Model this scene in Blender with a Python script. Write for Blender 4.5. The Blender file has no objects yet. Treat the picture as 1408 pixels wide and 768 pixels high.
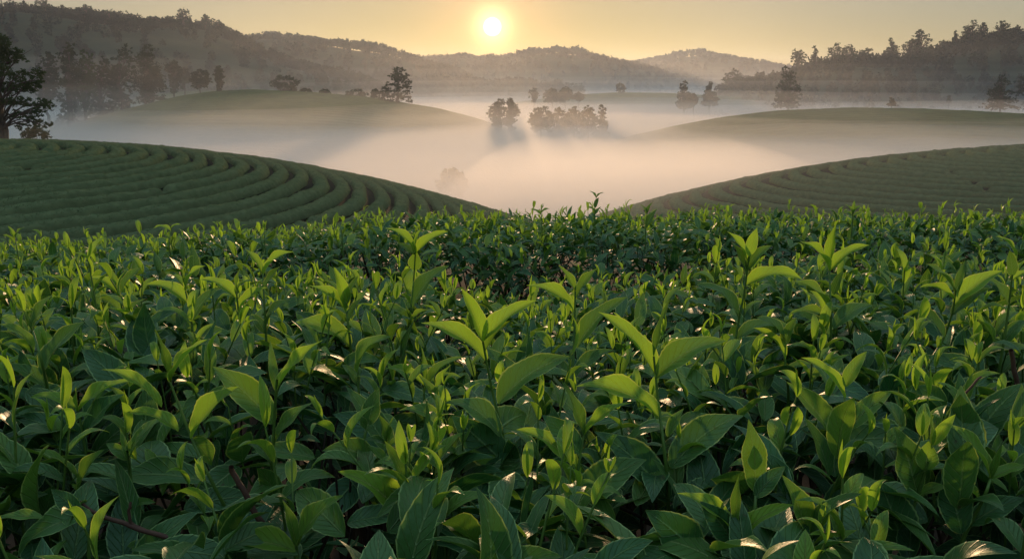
import bpy, math, random
import numpy as np
from mathutils import Vector
PI = math.pi
R = math.radians
C = bpy.context.scene.collection
S = bpy.context.scene

# ------------------------------------------------------------------ camera
EYE = 1.5                      # eye height above the tea field's soil
PITCH = R(13.95)
F = 1095.0                     # focal length in pixels of a 1408 px wide frame
cam = bpy.data.objects.new('camera', bpy.data.cameras.new('camera'))
C.objects.link(cam)
cam.location = (0, 0, EYE)
cam.rotation_euler = (PI/2 - PITCH, 0, 0)
cam.data.sensor_width = 36.0
cam.data.lens = 36.0*F/1408
cam.data.clip_start = 0.02
cam.data.clip_end = 20000
cam.data.dof.use_dof = False
cam.data.dof.focus_distance = 1.1
cam.data.dof.aperture_fstop = 16
S.camera = cam


def ray(px, py):
    u = (px-704)/F
    v = (384-py)/F
    return np.array([u, math.cos(PITCH)+v*math.sin(PITCH), -math.sin(PITCH)+v*math.cos(PITCH)])


def at(px, py, d):
    """world point seen at that place of the photo, d metres ahead"""
    r = ray(px, py)
    r = r/r[1]*d
    return np.array([r[0], r[1], r[2]+EYE])


# ------------------------------------------------------------------ sky, sun, exposure
sd = ray(677, 37)
sd = sd/np.linalg.norm(sd)
ELEV = math.asin(sd[2])
AZ = math.atan2(sd[0], sd[1])          # clockwise from +Y
w = bpy.data.worlds.new('World')
S.world = w
w.use_nodes = True
nt = w.node_tree
nt.nodes.clear()
N = nt.nodes.new
L = nt.links.new
out = N('ShaderNodeOutputWorld')
sky = N('ShaderNodeTexSky')
sky.sky_type = 'NISHITA'
sky.sun_disc = False
sky.sun_elevation = ELEV
sky.sun_rotation = AZ
sky.altitude = 300
sky.air_density = 1.12
sky.dust_density = 1.2
sky.ozone_density = 2.0
hsv = N('ShaderNodeHueSaturation')
hsv.inputs['Saturation'].default_value = 1.82
gam = N('ShaderNodeGamma')             # evens the sky out, as the photograph's exposure does
gam.inputs['Gamma'].default_value = 0.27
L(sky.outputs[0], gam.inputs['Color'])
L(gam.outputs[0], hsv.inputs['Color'])
bg = N('ShaderNodeBackground')
bg.inputs['Strength'].default_value = 0.135
# added fill light: sky overhead, out of frame, brightened beyond a clear one
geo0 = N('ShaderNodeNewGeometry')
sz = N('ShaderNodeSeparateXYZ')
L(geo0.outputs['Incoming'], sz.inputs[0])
zenith_boost = N('ShaderNodeMapRange')
zenith_boost.interpolation_type = 'SMOOTHSTEP'
zenith_boost.inputs['From Min'].default_value = -.22
zenith_boost.inputs['From Max'].default_value = -.95
zenith_boost.inputs['To Min'].default_value = 1.0
zenith_boost.inputs['To Max'].default_value = 3.0
L(sz.outputs['Z'], zenith_boost.inputs['Value'])
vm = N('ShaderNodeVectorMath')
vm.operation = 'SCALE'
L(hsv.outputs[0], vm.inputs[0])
L(zenith_boost.outputs[0], vm.inputs['Scale'])
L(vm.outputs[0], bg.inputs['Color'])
# the sun's own disc and the aureole round it, part of the sky
geo = N('ShaderNodeNewGeometry')
dot = N('ShaderNodeVectorMath')
dot.operation = 'DOT_PRODUCT'
dot.inputs[1].default_value = (-sd[0], -sd[1], -sd[2])
L(geo.outputs['Incoming'], dot.inputs[0])


def aureole(power, strength, col):
    p = N('ShaderNodeMath')
    p.operation = 'POWER'
    p.use_clamp = True
    p.inputs[1].default_value = power
    mx = N('ShaderNodeMath')
    mx.operation = 'MAXIMUM'
    mx.inputs[1].default_value = 0
    L(dot.outputs['Value'], mx.inputs[0])
    L(mx.outputs[0], p.inputs[0])
    m = N('ShaderNodeMath')
    m.operation = 'MULTIPLY'
    m.inputs[1].default_value = strength
    L(p.outputs[0], m.inputs[0])
    b = N('ShaderNodeBackground')
    b.inputs['Color'].default_value = (*col, 1)
    L(m.outputs[0], b.inputs['Strength'])
    return b


def addsh(a, b):
    s = N('ShaderNodeAddShader')
    L(a.outputs[0], s.inputs[0])
    L(b.outputs[0], s.inputs[1])
    return s


disc = N('ShaderNodeMapRange')
disc.inputs['From Min'].default_value = math.cos(R(0.62))
disc.inputs['From Max'].default_value = math.cos(R(0.50))
disc.inputs['To Min'].default_value = 0
disc.inputs['To Max'].default_value = 3
L(dot.outputs['Value'], disc.inputs['Value'])
db = N('ShaderNodeBackground')
db.inputs['Color'].default_value = (1, .93, .72, 1)
L(disc.outputs[0], db.inputs['Strength'])
sh = addsh(addsh(addsh(bg, db), aureole(5200, .9, (1, .66, .30))), aureole(420, .20, (1, .42, .14)))
L(sh.outputs[0], out.inputs['Surface'])

sun = bpy.data.objects.new('sun', bpy.data.lights.new('sun', 'SUN'))
C.objects.link(sun)
sun.data.energy = 2.6
sun.data.angle = R(1.6)
sun.data.color = (1.0, 0.62, 0.33)
sun.rotation_euler = Vector((-sd[0], -sd[1], -sd[2])).to_track_quat('-Z', 'Y').to_euler()

S.view_settings.view_transform = 'Standard'
S.view_settings.look = 'None'
S.view_settings.gamma = 1
S.view_settings.use_curve_mapping = False
S.view_settings.exposure = 0.97
cy = S.cycles
cy.use_denoising = True
cy.max_bounces = 9
cy.diffuse_bounces = 3
cy.glossy_bounces = 2
cy.transmission_bounces = 3
cy.volume_bounces = 4
cy.transparent_max_bounces = 48
cy.caustics_reflective = False
cy.caustics_refractive = False
cy.sample_clamp_indirect = 6
cy.sample_clamp_direct = 1.1

rng = np.random.default_rng(7)
random.seed(7)


# ------------------------------------------------------------------ helpers
def mesh(name, V, Fc, mat, smooth=True, uv=None, age=None, matidx=None):
    """Fc: int array (n,4) or (n,3)"""
    V = np.asarray(V, dtype=np.float32).reshape(-1, 3)
    Fc = np.asarray(Fc, dtype=np.int32)
    k = Fc.shape[1]
    me = bpy.data.meshes.new(name)
    me.vertices.add(len(V))
    me.vertices.foreach_set('co', V.ravel())
    me.loops.add(Fc.size)
    me.loops.foreach_set('vertex_index', Fc.ravel())
    me.polygons.add(len(Fc))
    me.polygons.foreach_set('loop_start', np.arange(0, Fc.size, k, dtype=np.int32))
    me.polygons.foreach_set('loop_total', np.full(len(Fc), k, dtype=np.int32))
    if smooth:
        me.polygons.foreach_set('use_smooth', np.ones(len(Fc), dtype=bool))
    if uv is not None:
        l = me.uv_layers.new(name='UVMap')
        l.data.foreach_set('uv', np.asarray(uv, dtype=np.float32)[Fc.ravel()].ravel())
    if age is not None:
        a = me.attributes.new('age', 'FLOAT', 'POINT')
        a.data.foreach_set('value', np.asarray(age, dtype=np.float32))
    for m in (mat if isinstance(mat, (list, tuple)) else [mat]):
        me.materials.append(m)
    if matidx is not None:
        me.polygons.foreach_set('material_index', np.asarray(matidx, dtype=np.int32))
    me.update(calc_edges=True)
    me.validate()
    return me


def put(name, me, parent=None, loc=(0, 0, 0), kind=None):
    o = bpy.data.objects.new(name, me)
    C.objects.link(o)
    o.location = loc
    if parent is not None:
        o.parent = parent
    if kind:
        o['kind'] = kind
    return o


def thing(name, label, cat, loc=(0, 0, 0), group=None):
    o = bpy.data.objects.new(name, None)
    C.objects.link(o)
    o.location = loc
    o.empty_display_size = .1
    o['label'] = label
    o['category'] = cat
    if group:
        o['group'] = group
    return o


def gridfaces(nu, nv, off=0):
    i = np.arange(nu-1)[:, None]*nv + np.arange(nv-1)[None, :]
    i = i.ravel() + off
    return np.stack([i, i+nv, i+nv+1, i+1], 1)


def vnoise(x, y, seed=0):
    """smooth value noise in 2-D, about -1..1"""
    x = np.asarray(x, float)
    y = np.asarray(y, float)
    xi = np.floor(x).astype(np.int64)
    yi = np.floor(y).astype(np.int64)
    fx = x-xi
    fy = y-yi
    fx = fx*fx*(3-2*fx)
    fy = fy*fy*(3-2*fy)

    def h(a, b):
        n = (a*374761393 + b*668265263 + seed*69069) & 0xffffffff
        n = ((n ^ (n >> 13))*1274126177) & 0xffffffff
        return ((n ^ (n >> 16)) & 0xffff)/32767.5-1
    return ((h(xi, yi)*(1-fx)+h(xi+1, yi)*fx)*(1-fy) + (h(xi, yi+1)*(1-fx)+h(xi+1, yi+1)*fx)*fy)


def tube(pts, rad, n=6):
    pts = np.asarray(pts, float)
    rad = np.broadcast_to(np.asarray(rad, float), (len(pts),))
    T = np.gradient(pts, axis=0)
    T /= np.linalg.norm(T, axis=1)[:, None]+1e-9
    ref = np.array([0.13, 0.97, 0.2]) if abs(T[0][1]) < .8 else np.array([1.0, 0, 0.1])
    A = np.cross(T, ref)
    A /= np.linalg.norm(A, axis=1)[:, None]+1e-9
    B = np.cross(T, A)
    a = np.arange(n)*2*PI/n
    V = pts[:, None, :] + rad[:, None, None]*(np.cos(a)[None, :, None]*A[:, None, :]+np.sin(a)[None, :, None]*B[:, None, :])
    V = V.reshape(-1, 3)
    i = np.arange(len(pts)-1)[:, None]*n
    j = np.arange(n)[None, :]
    j2 = (j+1) % n
    Fc = np.stack([i+j, i+j2, i+n+j2, i+n+j], -1).reshape(-1, 4)
    return V, Fc


def join(parts):
    Vs, Fs, o = [], [], 0
    for V, Fc in parts:
        Vs.append(V)
        Fs.append(Fc+o)
        o += len(V)
    return np.concatenate(Vs), np.concatenate(Fs)


# ------------------------------------------------------------------ materials
def newmat(name):
    m = bpy.data.materials.new(name)
    m.use_nodes = True
    nt = m.node_tree
    nt.nodes.clear()
    return m, nt, nt.nodes.new, nt.links.new


def simple_mat(name, c1, c2, scale=3.0, rough=.8, bump=0.0, spec=.3):
    m, nt, N, L = newmat(name)
    o = N('ShaderNodeOutputMaterial')
    p = N('ShaderNodeBsdfPrincipled')
    tc = N('ShaderNodeTexCoord')
    no = N('ShaderNodeTexNoise')
    no.inputs['Scale'].default_value = scale
    no.inputs['Detail'].default_value = 6
    no.inputs['Roughness'].default_value = .7
    mx = N('ShaderNodeMix')
    mx.data_type = 'RGBA'
    mx.inputs['A'].default_value = (*c1, 1)
    mx.inputs['B'].default_value = (*c2, 1)
    L(tc.outputs['Object'], no.inputs['Vector'])
    rp = N('ShaderNodeMapRange')
    rp.inputs['From Min'].default_value = .35
    rp.inputs['From Max'].default_value = .65
    L(no.outputs[0], rp.inputs['Value'])
    L(rp.outputs[0], mx.inputs['Factor'])
    L(mx.outputs['Result'], p.inputs['Base Color'])
    p.inputs['Roughness'].default_value = rough
    p.inputs['Specular IOR Level'].default_value = spec
    if bump:
        b = N('ShaderNodeBump')
        b.inputs['Strength'].default_value = bump
        L(no.outputs[0], b.inputs['Height'])
        L(b.outputs[0], p.inputs['Normal'])
    L(p.outputs[0], o.inputs['Surface'])
    return m


def foliage_mat(name, c1, c2, trans=.3, scale=.6):
    """leaf clumps of far trees and hedges"""
    m, nt, N, L = newmat(name)
    o = N('ShaderNodeOutputMaterial')
    d = N('ShaderNodeBsdfDiffuse')
    t = N('ShaderNodeBsdfTranslucent')
    ms = N('ShaderNodeMixShader')
    ms.inputs[0].default_value = trans
    tc = N('ShaderNodeTexCoord')
    no = N('ShaderNodeTexNoise')
    no.inputs['Scale'].default_value = scale
    no.inputs['Detail'].default_value = 3
    mx = N('ShaderNodeMix')
    mx.data_type = 'RGBA'
    mx.inputs['A'].default_value = (*c1, 1)
    mx.inputs['B'].default_value = (*c2, 1)
    L(tc.outputs['Object'], no.inputs['Vector'])
    L(no.outputs[0], mx.inputs['Factor'])
    L(mx.outputs['Result'], d.inputs['Color'])
    L(mx.outputs['Result'], t.inputs['Color'])
    L(d.outputs[0], ms.inputs[1])
    L(t.outputs[0], ms.inputs[2])
    L(ms.outputs[0], o.inputs['Surface'])
    return m


M_soil = simple_mat('soil', (.035, .024, .016), (.07, .05, .035), 6, .95, .4, .1)
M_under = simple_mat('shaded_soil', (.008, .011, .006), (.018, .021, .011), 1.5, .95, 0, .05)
M_ground = simple_mat('valley_ground', (.03, .045, .015), (.06, .06, .03), .02, .95, 0, .05)
M_grass = simple_mat('tea_slope', (.035, .060, .018), (.065, .095, .03), .15, .95, 0, .05)
M_rock = simple_mat('forest_floor', (.020, .030, .014), (.035, .045, .02), .05, .95, 0, .05)
M_bark = simple_mat('bark', (.035, .026, .02), (.07, .055, .045), 3, .9, .3, .1)
M_crown = foliage_mat('tree_leaves', (.014, .024, .010), (.030, .045, .016), .12)
M_crown2 = foliage_mat('tree_leaves_green', (.020, .040, .012), (.045, .075, .022), .15)
M_forest = foliage_mat('forest_leaves', (.012, .020, .012), (.028, .038, .018), .08, .05)
M_hedge = foliage_mat('hedge_leaves', (.070, .100, .048), (.180, .220, .100), .2, 2.2)


def vol_mat(name, dens, g, col=(1, 1, 1)):
    m, nt, N, L = newmat(name)
    o = N('ShaderNodeOutputMaterial')
    v = N('ShaderNodeVolumePrincipled')
    v.inputs['Color'].default_value = (*col, 1)
    v.inputs['Density'].default_value = dens
    v.inputs['Anisotropy'].default_value = g
    L(v.outputs[0], o.inputs['Volume'])
    return m

# ------------------------------------------------------------------ terrain
def crest_fn(pts, d):
    """world x, z (rel. eye) of a crest drawn by its places in the photo, at distance d"""
    P = np.array([at(a, b, d) for a, b in pts])
    return P[:, 0], P[:, 2]


class Ridge:
    """a long hill: crest profile over x, falling away in front and behind"""
    def __init__(self, pts, d, wf, wb, base=-27.0, drop=0.0, power=1.5, bend=0.0):
        self.x, self.z = crest_fn(pts, d)
        self.z = self.z-drop
        self.d, self.wf, self.wb, self.base, self.p, self.bend = d, wf, wb, base, power, bend

    def h(self, x, y):
        zc = np.interp(x, self.x, self.z)
        # ends roll off
        e0 = np.clip((self.x[0]-x)/self.wf, 0, 1)
        e1 = np.clip((x-self.x[-1])/self.wf, 0, 1)
        t = (y-self.d-self.bend*(x-self.x.mean())**2)
        t = np.where(t < 0, -t/self.wf, t/self.wb)
        t = np.sqrt(t**2+e0**2+e1**2)
        s = np.clip(1-t**self.p*(1-.35*t*0), 0, None)
        s = np.where(t < 1, .5+.5*np.cos(np.clip(t, 0, 1)*PI), 0)
        return self.base-2 + (zc-self.base+2)*s


dome_left = Ridge([(60, 190), (130, 166), (200, 148), (260, 133), (300, 128), (345, 126), (430, 130), (500, 136), (545, 143), (600, 152), (650, 165), (700, 182), (760, 205)], 380, 130, 130)
rise_left = Ridge([(20, 165), (120, 150), (180, 138), (240, 126), (300, 124), (380, 128), (460, 140), (520, 160)], 520, 110, 110)
dome_right = Ridge([(820, 215), (880, 193), (940, 178), (1000, 166), (1080, 156), (1180, 152), (1260, 153), (1330, 156), (1408, 160), (1520, 170)], 290, 100, 120)
far_dome = Ridge([(700, 142), (780, 131), (850, 127), (920, 128), (990, 132), (1080, 136), (1180, 145)], 660, 130, 120)
slopes = [dome_left, rise_left, dome_right, far_dome]

# two near hills, each a leaning dome under ring rows of clipped tea; parameters fitted to the photo
PL = (-37.3953, 47.7327, 1.1109, -0.6958, -3.5891, 2.8865, 2.1882)
PR = (41.8645, 51.3969, 2.056, 0.1153, -3.8593, 2.7794, 2.3759)
SCL, SCR = 1.15, 1.75


class TeaHill:
    def __init__(self, P, s):
        self.P, self.s = P, s

    def r(self, x, y):
        cx, cy, e, rot = self.P[:4]
        x = np.asarray(x)/self.s
        y = np.asarray(y)/self.s
        X = (x-cx)*math.cos(rot)+(y-cy)*math.sin(rot)
        Y = -(x-cx)*math.sin(rot)+(y-cy)*math.cos(rot)
        return np.sqrt(X**2+(Y*e)**2+9)

    def zr(self, r):
        return self.s*(self.P[4]-self.P[5]*(r/30)**self.P[6])+EYE

    def xy(self, r, th):
        cx, cy, e, rot = self.P[:4]
        q = np.sqrt(np.maximum(r**2-9, 0))
        X = q*np.cos(th)
        Y = q*np.sin(th)/e
        return self.s*(cx+X*math.cos(rot)-Y*math.sin(rot)), self.s*(cy+X*math.sin(rot)+Y*math.cos(rot))

    def h(self, x, y):
        return self.zr(self.r(x, y))


hillL, hillR = TeaHill(PL, SCL), TeaHill(PR, SCR)


def floor_h(x, y):
    """valley floor and the knoll the camera stands on"""
    rad = np.maximum(np.abs(x)*.8-6, y-7.5)
    z = -np.clip(rad, 0, None)*.42
    z = np.maximum(z, -27+1.2*vnoise(x/60, y/60, 3))
    z = np.where(rad < 0, 0, z)
    return z


def ground_h(x, y):
    z = floor_h(x, y)
    for s_ in slopes:
        z = np.maximum(z, s_.h(x, y))
    for s_ in (hillL, hillR):
        z = np.maximum(z, s_.h(x, y)-.8)
    return z


def build_floor():
    def ax(a, n):
        t = np.linspace(-1, 1, n)
        return np.sign(t)*np.abs(t)**2.6*a
    xs = ax(4200, 221)
    ys = np.concatenate([np.linspace(-400, -12, 12), np.linspace(-10, 90, 80), 90+np.linspace(0.012, 1, 90)**2*5200])
    X, Y = np.meshgrid(xs, ys, indexing='ij')
    Z = floor_h(X, Y)
    me = mesh('ground', np.stack([X, Y, Z], -1), gridfaces(len(xs), len(ys)), [M_soil, M_ground])
    cy = np.empty(len(me.polygons)*3, dtype=np.float32)
    me.polygons.foreach_get('center', cy)
    c = cy.reshape(-1, 3)
    me.polygons.foreach_set('material_index', (c[:, 2] < -.8).astype(np.int32))
    put('ground', me, kind='structure')


build_floor()


def ridge_mesh(name, r, nx, ny, mat, rows=0.0, rough=0.0, seed=0):
    x0, x1 = r.x[0]-r.wf, r.x[-1]+r.wf
    xs = np.linspace(x0, x1, nx)
    ys = np.linspace(r.d-r.wf, r.d+r.wb, ny)
    X, Y = np.meshgrid(xs, ys, indexing='ij')
    Z = r.h(X, Y)
    if rough:
        Z = Z+rough*(vnoise(X/70, Y/70, seed)+.5*vnoise(X/28, Y/28, seed+1))
    if rows:
        # tea rows following the slope: ridges of real height
        ph = (Y-r.d)/rows+.002*(X-r.x.mean())**2/rows*.35+.25*vnoise(X/25, Y/25, 5)
        Z = Z+1.0*np.abs(np.sin(PI*ph))**.6+.12*vnoise(X/1.5, Y/1.5, 8)
    me = mesh(name, np.stack([X, Y, Z], -1), gridfaces(nx, ny), mat)
    return put(name, me, kind='structure')


ridge_mesh('hill', dome_left, 240, 620, M_grass, rows=3.3)
ridge_mesh('hill', rise_left, 60, 60, M_grass)
ridge_mesh('hill', dome_right, 240, 560, M_grass, rows=3.0)
ridge_mesh('hill', far_dome, 90, 60, M_grass)

# wooded ridges: (crest in the photo, distance, front width, back width, drop for the trees)
mountains = [
    Ridge([(-420, -40), (-200, -10), (-60, 2), (0, 22), (50, 16), (90, 20), (150, 30), (200, 36), (250, 34), (300, 42), (335, 56), (370, 76), (400, 88), (440, 98), (480, 106), (520, 122), (560, 140)], 760, 330, 300, drop=3.0),
    Ridge([(260, 90), (330, 62), (370, 55), (410, 58), (450, 62), (500, 68), (540, 76), (580, 89), (620, 102), (660, 122)], 1080, 300, 300),
    Ridge([(500, 108), (560, 90), (600, 84), (640, 82), (690, 86), (730, 75), (765, 71), (800, 76), (850, 89), (900, 101), (940, 111), (980, 124)], 1500, 380, 400),
    Ridge([(820, 104), (850, 96), (880, 89), (930, 79), (965, 75), (1000, 82), (1040, 89), (1090, 97), (1160, 108)], 1950, 420, 400),
    Ridge([(985, 128), (1020, 116), (1060, 108), (1100, 98), (1140, 88), (1180, 90), (1230, 84), (1280, 74), (1330, 60), (1380, 50), (1408, 46), (1500, 30), (1650, 20), (1850, 40)], 720, 250, 300, drop=4.5),
    Ridge([(480, 125), (530, 118), (600, 122), (660, 119), (710, 117), (760, 124), (800, 134)], 900, 120, 120),
]
for i, m_ in enumerate(mountains):
    ridge_mesh('mountain', m_, 120, 60, M_rock, rough=3.0 if i < 5 else 1.0, seed=20+i)

# ------------------------------------------------------------------ mist lying in the valley, and the air
def slab(name, mat, x0, x1, y0, y1, zb, zt, amp, wl, seed, nx=60, ny=60, roll=0.0):
    """closed body of mist with an uneven top"""
    xs = np.linspace(x0, x1, nx)
    ys = np.linspace(y0, y1, ny)
    X, Y = np.meshgrid(xs, ys, indexing='ij')
    u = 2*(X-x0)/(x1-x0)-1
    v = 2*(Y-y0)/(y1-y0)-1
    edge = np.clip(np.minimum(1-np.abs(u), 1-np.abs(v))/.7, 0, 1)
    edge = edge*edge*(3-2*edge)
    Z = zt+amp*(vnoise(X/wl, Y/wl, seed)+.45*vnoise(X/wl*2.3, Y/wl*2.3, seed+1))
    if roll:
        Z = zb+.5+(Z-zb-.5)*((1-roll)+roll*edge)
    Z += EYE
    V = np.concatenate([np.stack([X, Y, Z], -1).reshape(-1, 3), np.stack([X, Y, np.full_like(X, zb+EYE)], -1).reshape(-1, 3)])
    top = gridfaces(nx, ny)
    n = nx*ny
    bot = gridfaces(nx, ny)[:, ::-1]+n
    idx = np.arange(n).reshape(nx, ny)
    ring = np.concatenate([idx[:, 0], idx[-1, 1:], idx[::-1, -1][1:], idx[0, ::-1][1:-1]])
    r2 = np.roll(ring, -1)
    side = np.stack([ring, ring+n, r2+n, r2], 1)
    me = mesh(name, V, np.concatenate([top, bot, side]), mat, smooth=False)
    # consistent outward normals
    import bmesh
    bm = bmesh.new()
    bm.from_mesh(me)
    bmesh.ops.recalc_face_normals(bm, faces=bm.faces)
    bm.to_mesh(me)
    bm.free()
    return put(name, me, kind='stuff')


slab('valley_mist', vol_mat('mist_deep', .020, .44, (.93, .905, .885)), -1500, 1500, 62, 2300, -50, -17, 1.5, 95, 1, 90, 90)
slab('valley_mist', vol_mat('mist_mid', .0045, .44, (.93, .905, .885)), -1400, 1400, 95, 2200, -52, -13.5, 2.2, 110, 3, 80, 80)
slab('valley_mist', vol_mat('mist_thin', .0018, .44, (.93, .905, .885)), -1300, 1300, 220, 2100, -54, -9.5, 2.8, 130, 5, 70, 70)
for q_, (top_, den_) in enumerate([(-5, .0005), (0, .0004), (6, .0003), (13, .00022), (22, .00015), (34, .0001)]):
    slab('valley_mist', vol_mat('mist_high', den_*.7, .35, (.93, .93, .92)), -1200-9*q_, 1200+9*q_, 400+14*q_, 2000+11*q_, -56-q_, top_, 2.4+.3*q_, 230+21*q_, 30+2*q_, 40, 40)
slab('valley_mist', vol_mat('mist_bank', .008, .44, (.93, .905, .885)), -30, 70, 40, 190, -30, -9.5, .5, 25, 9, 50, 60, roll=1.0)
for q_, top_ in enumerate([-7, -2, 3, 9]):
    slab('valley_mist', vol_mat('mist_left', .0005, .35, (.93, .93, .92)), -400-20*q_, -20+10*q_, 100+15*q_, 520+10*q_, -57-q_, top_, 3.5, 60+9*q_, 41+2*q_, 40, 40, roll=.7)
slab('valley_mist', vol_mat('mist_near', .0015, .4, (.90, .92, .95)), -95, 110, 22, 175, -31, -1.2, .4, 30, 51, 50, 50, roll=.5)

hz = slab('haze', vol_mat('haze_air', .00011, .62, (.62, .76, 1.0)), -3300, 3300, -300, 4200, -70, 112, 0, 100, 0, 3, 3)


# ------------------------------------------------------------------ near hills with ring rows of clipped tea
def cards(Pc, size, rng, up=.0, ntri=False):
    """one small quad at each point, turned at random"""
    n = len(Pc)
    a = rng.normal(size=(n, 3))
    a[:, 2] += up
    a /= np.linalg.norm(a, axis=1)[:, None]
    b = np.cross(a, rng.normal(size=(n, 3)))
    b /= np.linalg.norm(b, axis=1)[:, None]+1e-9
    c = np.cross(a, b)
    s = (np.asarray(size)*rng.uniform(.6, 1.3, n))[:, None]
    V = np.stack([Pc-b*s*.9, Pc-c*s*.45, Pc+b*s*.9, Pc+c*s*.45], 1).reshape(-1, 3)
    Fc = np.arange(4*n).reshape(n, 4)
    return V, Fc


def in_view(X, Y, m=6):
    return (np.abs(X) < .66*Y+m) & (Y > 5)


NTH = ['lowest', 'second', 'third', 'fourth', 'fifth', 'sixth', 'seventh', 'eighth', 'ninth', 'tenth', 'eleventh', 'twelfth', 'thirteenth', 'fourteenth', 'fifteenth']
ORD = ['outermost', 'second', 'third', 'fourth', 'fifth', 'sixth', 'seventh', 'eighth', 'ninth', 'tenth', 'eleventh', 'twelfth', 'thirteenth', 'fourteenth', 'fifteenth', 'sixteenth', 'seventeenth', 'eighteenth', 'nineteenth', 'twentieth', 'twenty-first', 'twenty-second', 'twenty-third', 'twenty-fourth', 'twenty-fifth', 'twenty-sixth', 'twenty-seventh', 'twenty-eighth', 'twenty-ninth', 'thirtieth', 'thirty-first', 'thirty-second', 'thirty-third', 'thirty-fourth', 'thirty-fifth']


def tea_hill(hl, pitch, r0, r1, side, hh, seed):
    rg = np.random.default_rng(seed)
    # soil under the rows
    rs = np.linspace(3.01, 84, 150)
    th = np.linspace(0, 2*PI, 161)
    Rr, Th = np.meshgrid(rs, th, indexing='ij')
    X, Y = hl.xy(Rr, Th)
    Z = hl.zr(Rr)-hh*1.25
    # keep the knoll under the camera free
    Z = np.minimum(Z, np.where(Y < 24, floor_h(X, Y)-.6, 1e3))
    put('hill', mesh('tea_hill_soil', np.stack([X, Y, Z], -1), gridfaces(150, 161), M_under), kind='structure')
    nrow = int((r1-r0)/pitch)
    k = 0
    for i in range(nrow):
        rc = r1-i*pitch
        # sample angles densely, keep the stretch that can be seen
        ta = np.linspace(0, 2*PI, 6000)
        X, Y = hl.xy(np.full_like(ta, rc), ta)
        Z = hl.zr(rc)
        # slope towards the camera: crest test, keep a margin behind it
        gx = (hl.xy(rc+.5, ta)[0]-X)
        gy = (hl.xy(rc+.5, ta)[1]-Y)
        gz = hl.zr(rc+.5)-hl.zr(rc)
        nrm = np.stack([-gz*gx, -gz*gy, gx*gx+gy*gy], -1)
        nrm /= np.linalg.norm(nrm, axis=1)[:, None]
        view = np.stack([-X, -Y, np.full_like(X, EYE-Z)], -1)
        dist = np.linalg.norm(view, axis=1)
        ok = ((nrm*view).sum(1)/dist > -.07) & in_view(X, Y) & (Y > 16)
        if ok.sum() < 30:
            continue
        # the longest visible run of angles
        idx = np.where(ok)[0]
        sh = (np.argmax(~ok))
        okr = np.roll(ok, -sh)
        runs, st = [], None
        for q, v in enumerate(np.append(okr, False)):
            if v and st is None:
                st = q
            if not v and st is not None:
                runs.append((q-st, st))
                st = None
        ln, st = max(runs)
        tt = np.roll(ta, -sh)[st:st+ln]
        tt = np.unwrap(tt)
        Xr, Yr = hl.xy(np.full_like(tt, rc), tt)
        seg = np.hypot(np.diff(Xr), np.diff(Yr))
        arc = np.concatenate([[0], np.cumsum(seg)])
        na = max(24, int(arc[-1]/.16))
        s_ = np.linspace(0, arc[-1], na)
        t_ = np.interp(s_, arc, tt)
        nc = 15
        c = np.sin(np.linspace(-PI/2, PI/2, nc))
        # the row wanders, swells and thins, and is broken by short gaps
        wob = .10*pitch*vnoise(s_/7, np.full(na, i*3.7), seed)+.07*pitch*vnoise(s_/2.1, np.full(na, i*1.7), seed+2)
        wid = (.355 if side == 'left' else .32)*pitch*(1+.10*vnoise(s_/3, np.full(na, i*9.1), seed+1))
        hgt = hh*(1+.12*vnoise(s_/2.6, np.full(na, i*5.3), seed+4)+.08*vnoise(s_/.9, np.full(na, i*2.3), seed+5))
        gap = np.ones(na)
        for _ in range(rg.integers(0, 3)):
            g0 = rg.uniform(0, arc[-1])
            gap *= 1-np.exp(-((s_-g0)/.42)**4)*rg.uniform(.4, .95)
        endf = np.minimum(s_, arc[-1]-s_)/.6
        gap *= np.clip(endf, 0, 1)**.5
        Rg = rc+wob[:, None]+c[None, :]*wid[:, None]*(.35+.65*gap[:, None])
        Tg = np.repeat(t_[:, None], nc, 1)
        Xg, Yg = hl.xy(Rg, Tg)
        prof = (1-np.abs(c)**4.0)**.8
        Zb = hl.zr(rc)-hh*1.2+.5*(hl.zr(Rg)-hl.zr(rc))
        hz_ = (hgt*gap)[:, None]*prof[None, :]
        nz = .08*hh*vnoise(Xg/.3, Yg/.3, seed+7)+.09*hh*vnoise(Xg/.14, Yg/.14, seed+8)
        Zg = Zb+hz_+nz*(prof[None, :] > .2)
        V = np.stack([Xg, Yg, Zg], -1).reshape(-1, 3)
        Fc = gridfaces(na, nc)
        # leafy surface: small leaf clumps over the body
        area = arc[-1]*pitch*hl.s*1.25
        nl = int(min(26000, area*(200 if side == 'left' else 110)))
        fi = rg.integers(0, len(Fc), nl)
        uu, vv = rg.random(nl), rg.random(nl)
        q = V[Fc[fi]]
        Pc = (q[:, 0]*((1-uu)*(1-vv))[:, None]+q[:, 1]*(uu*(1-vv))[:, None]+q[:, 2]*(uu*vv)[:, None]+q[:, 3]*((1-uu)*vv)[:, None])
        Pc[:, 2] += rg.uniform(-.03, .025, nl)
        cv, cf = cards(Pc, .042*(1 if side == 'left' else 1.25), rg, up=.4)
        V2, F2 = join([(V, Fc), (cv, cf)])
        k += 1
        ctr = V.mean(0)
        me = mesh('tea_hedge_row', V2-ctr, F2, M_hedge)
        o = put('tea_hedge_row', me, loc=tuple(ctr))
        o['label'] = 'clipped dark green tea hedge row, %s row up the %s near slope' % (ORD[min(k-1, len(ORD)-1)], side)
        o['category'] = 'hedge row'
        o['group'] = 'clipped tea rows ringing the %s near slope' % side


tea_hill(hillL, 1.30, 3.5, 44, 'left', .44, 11)
tea_hill(hillR, 1.26, 3.5, 42, 'right', .50, 12)


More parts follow.
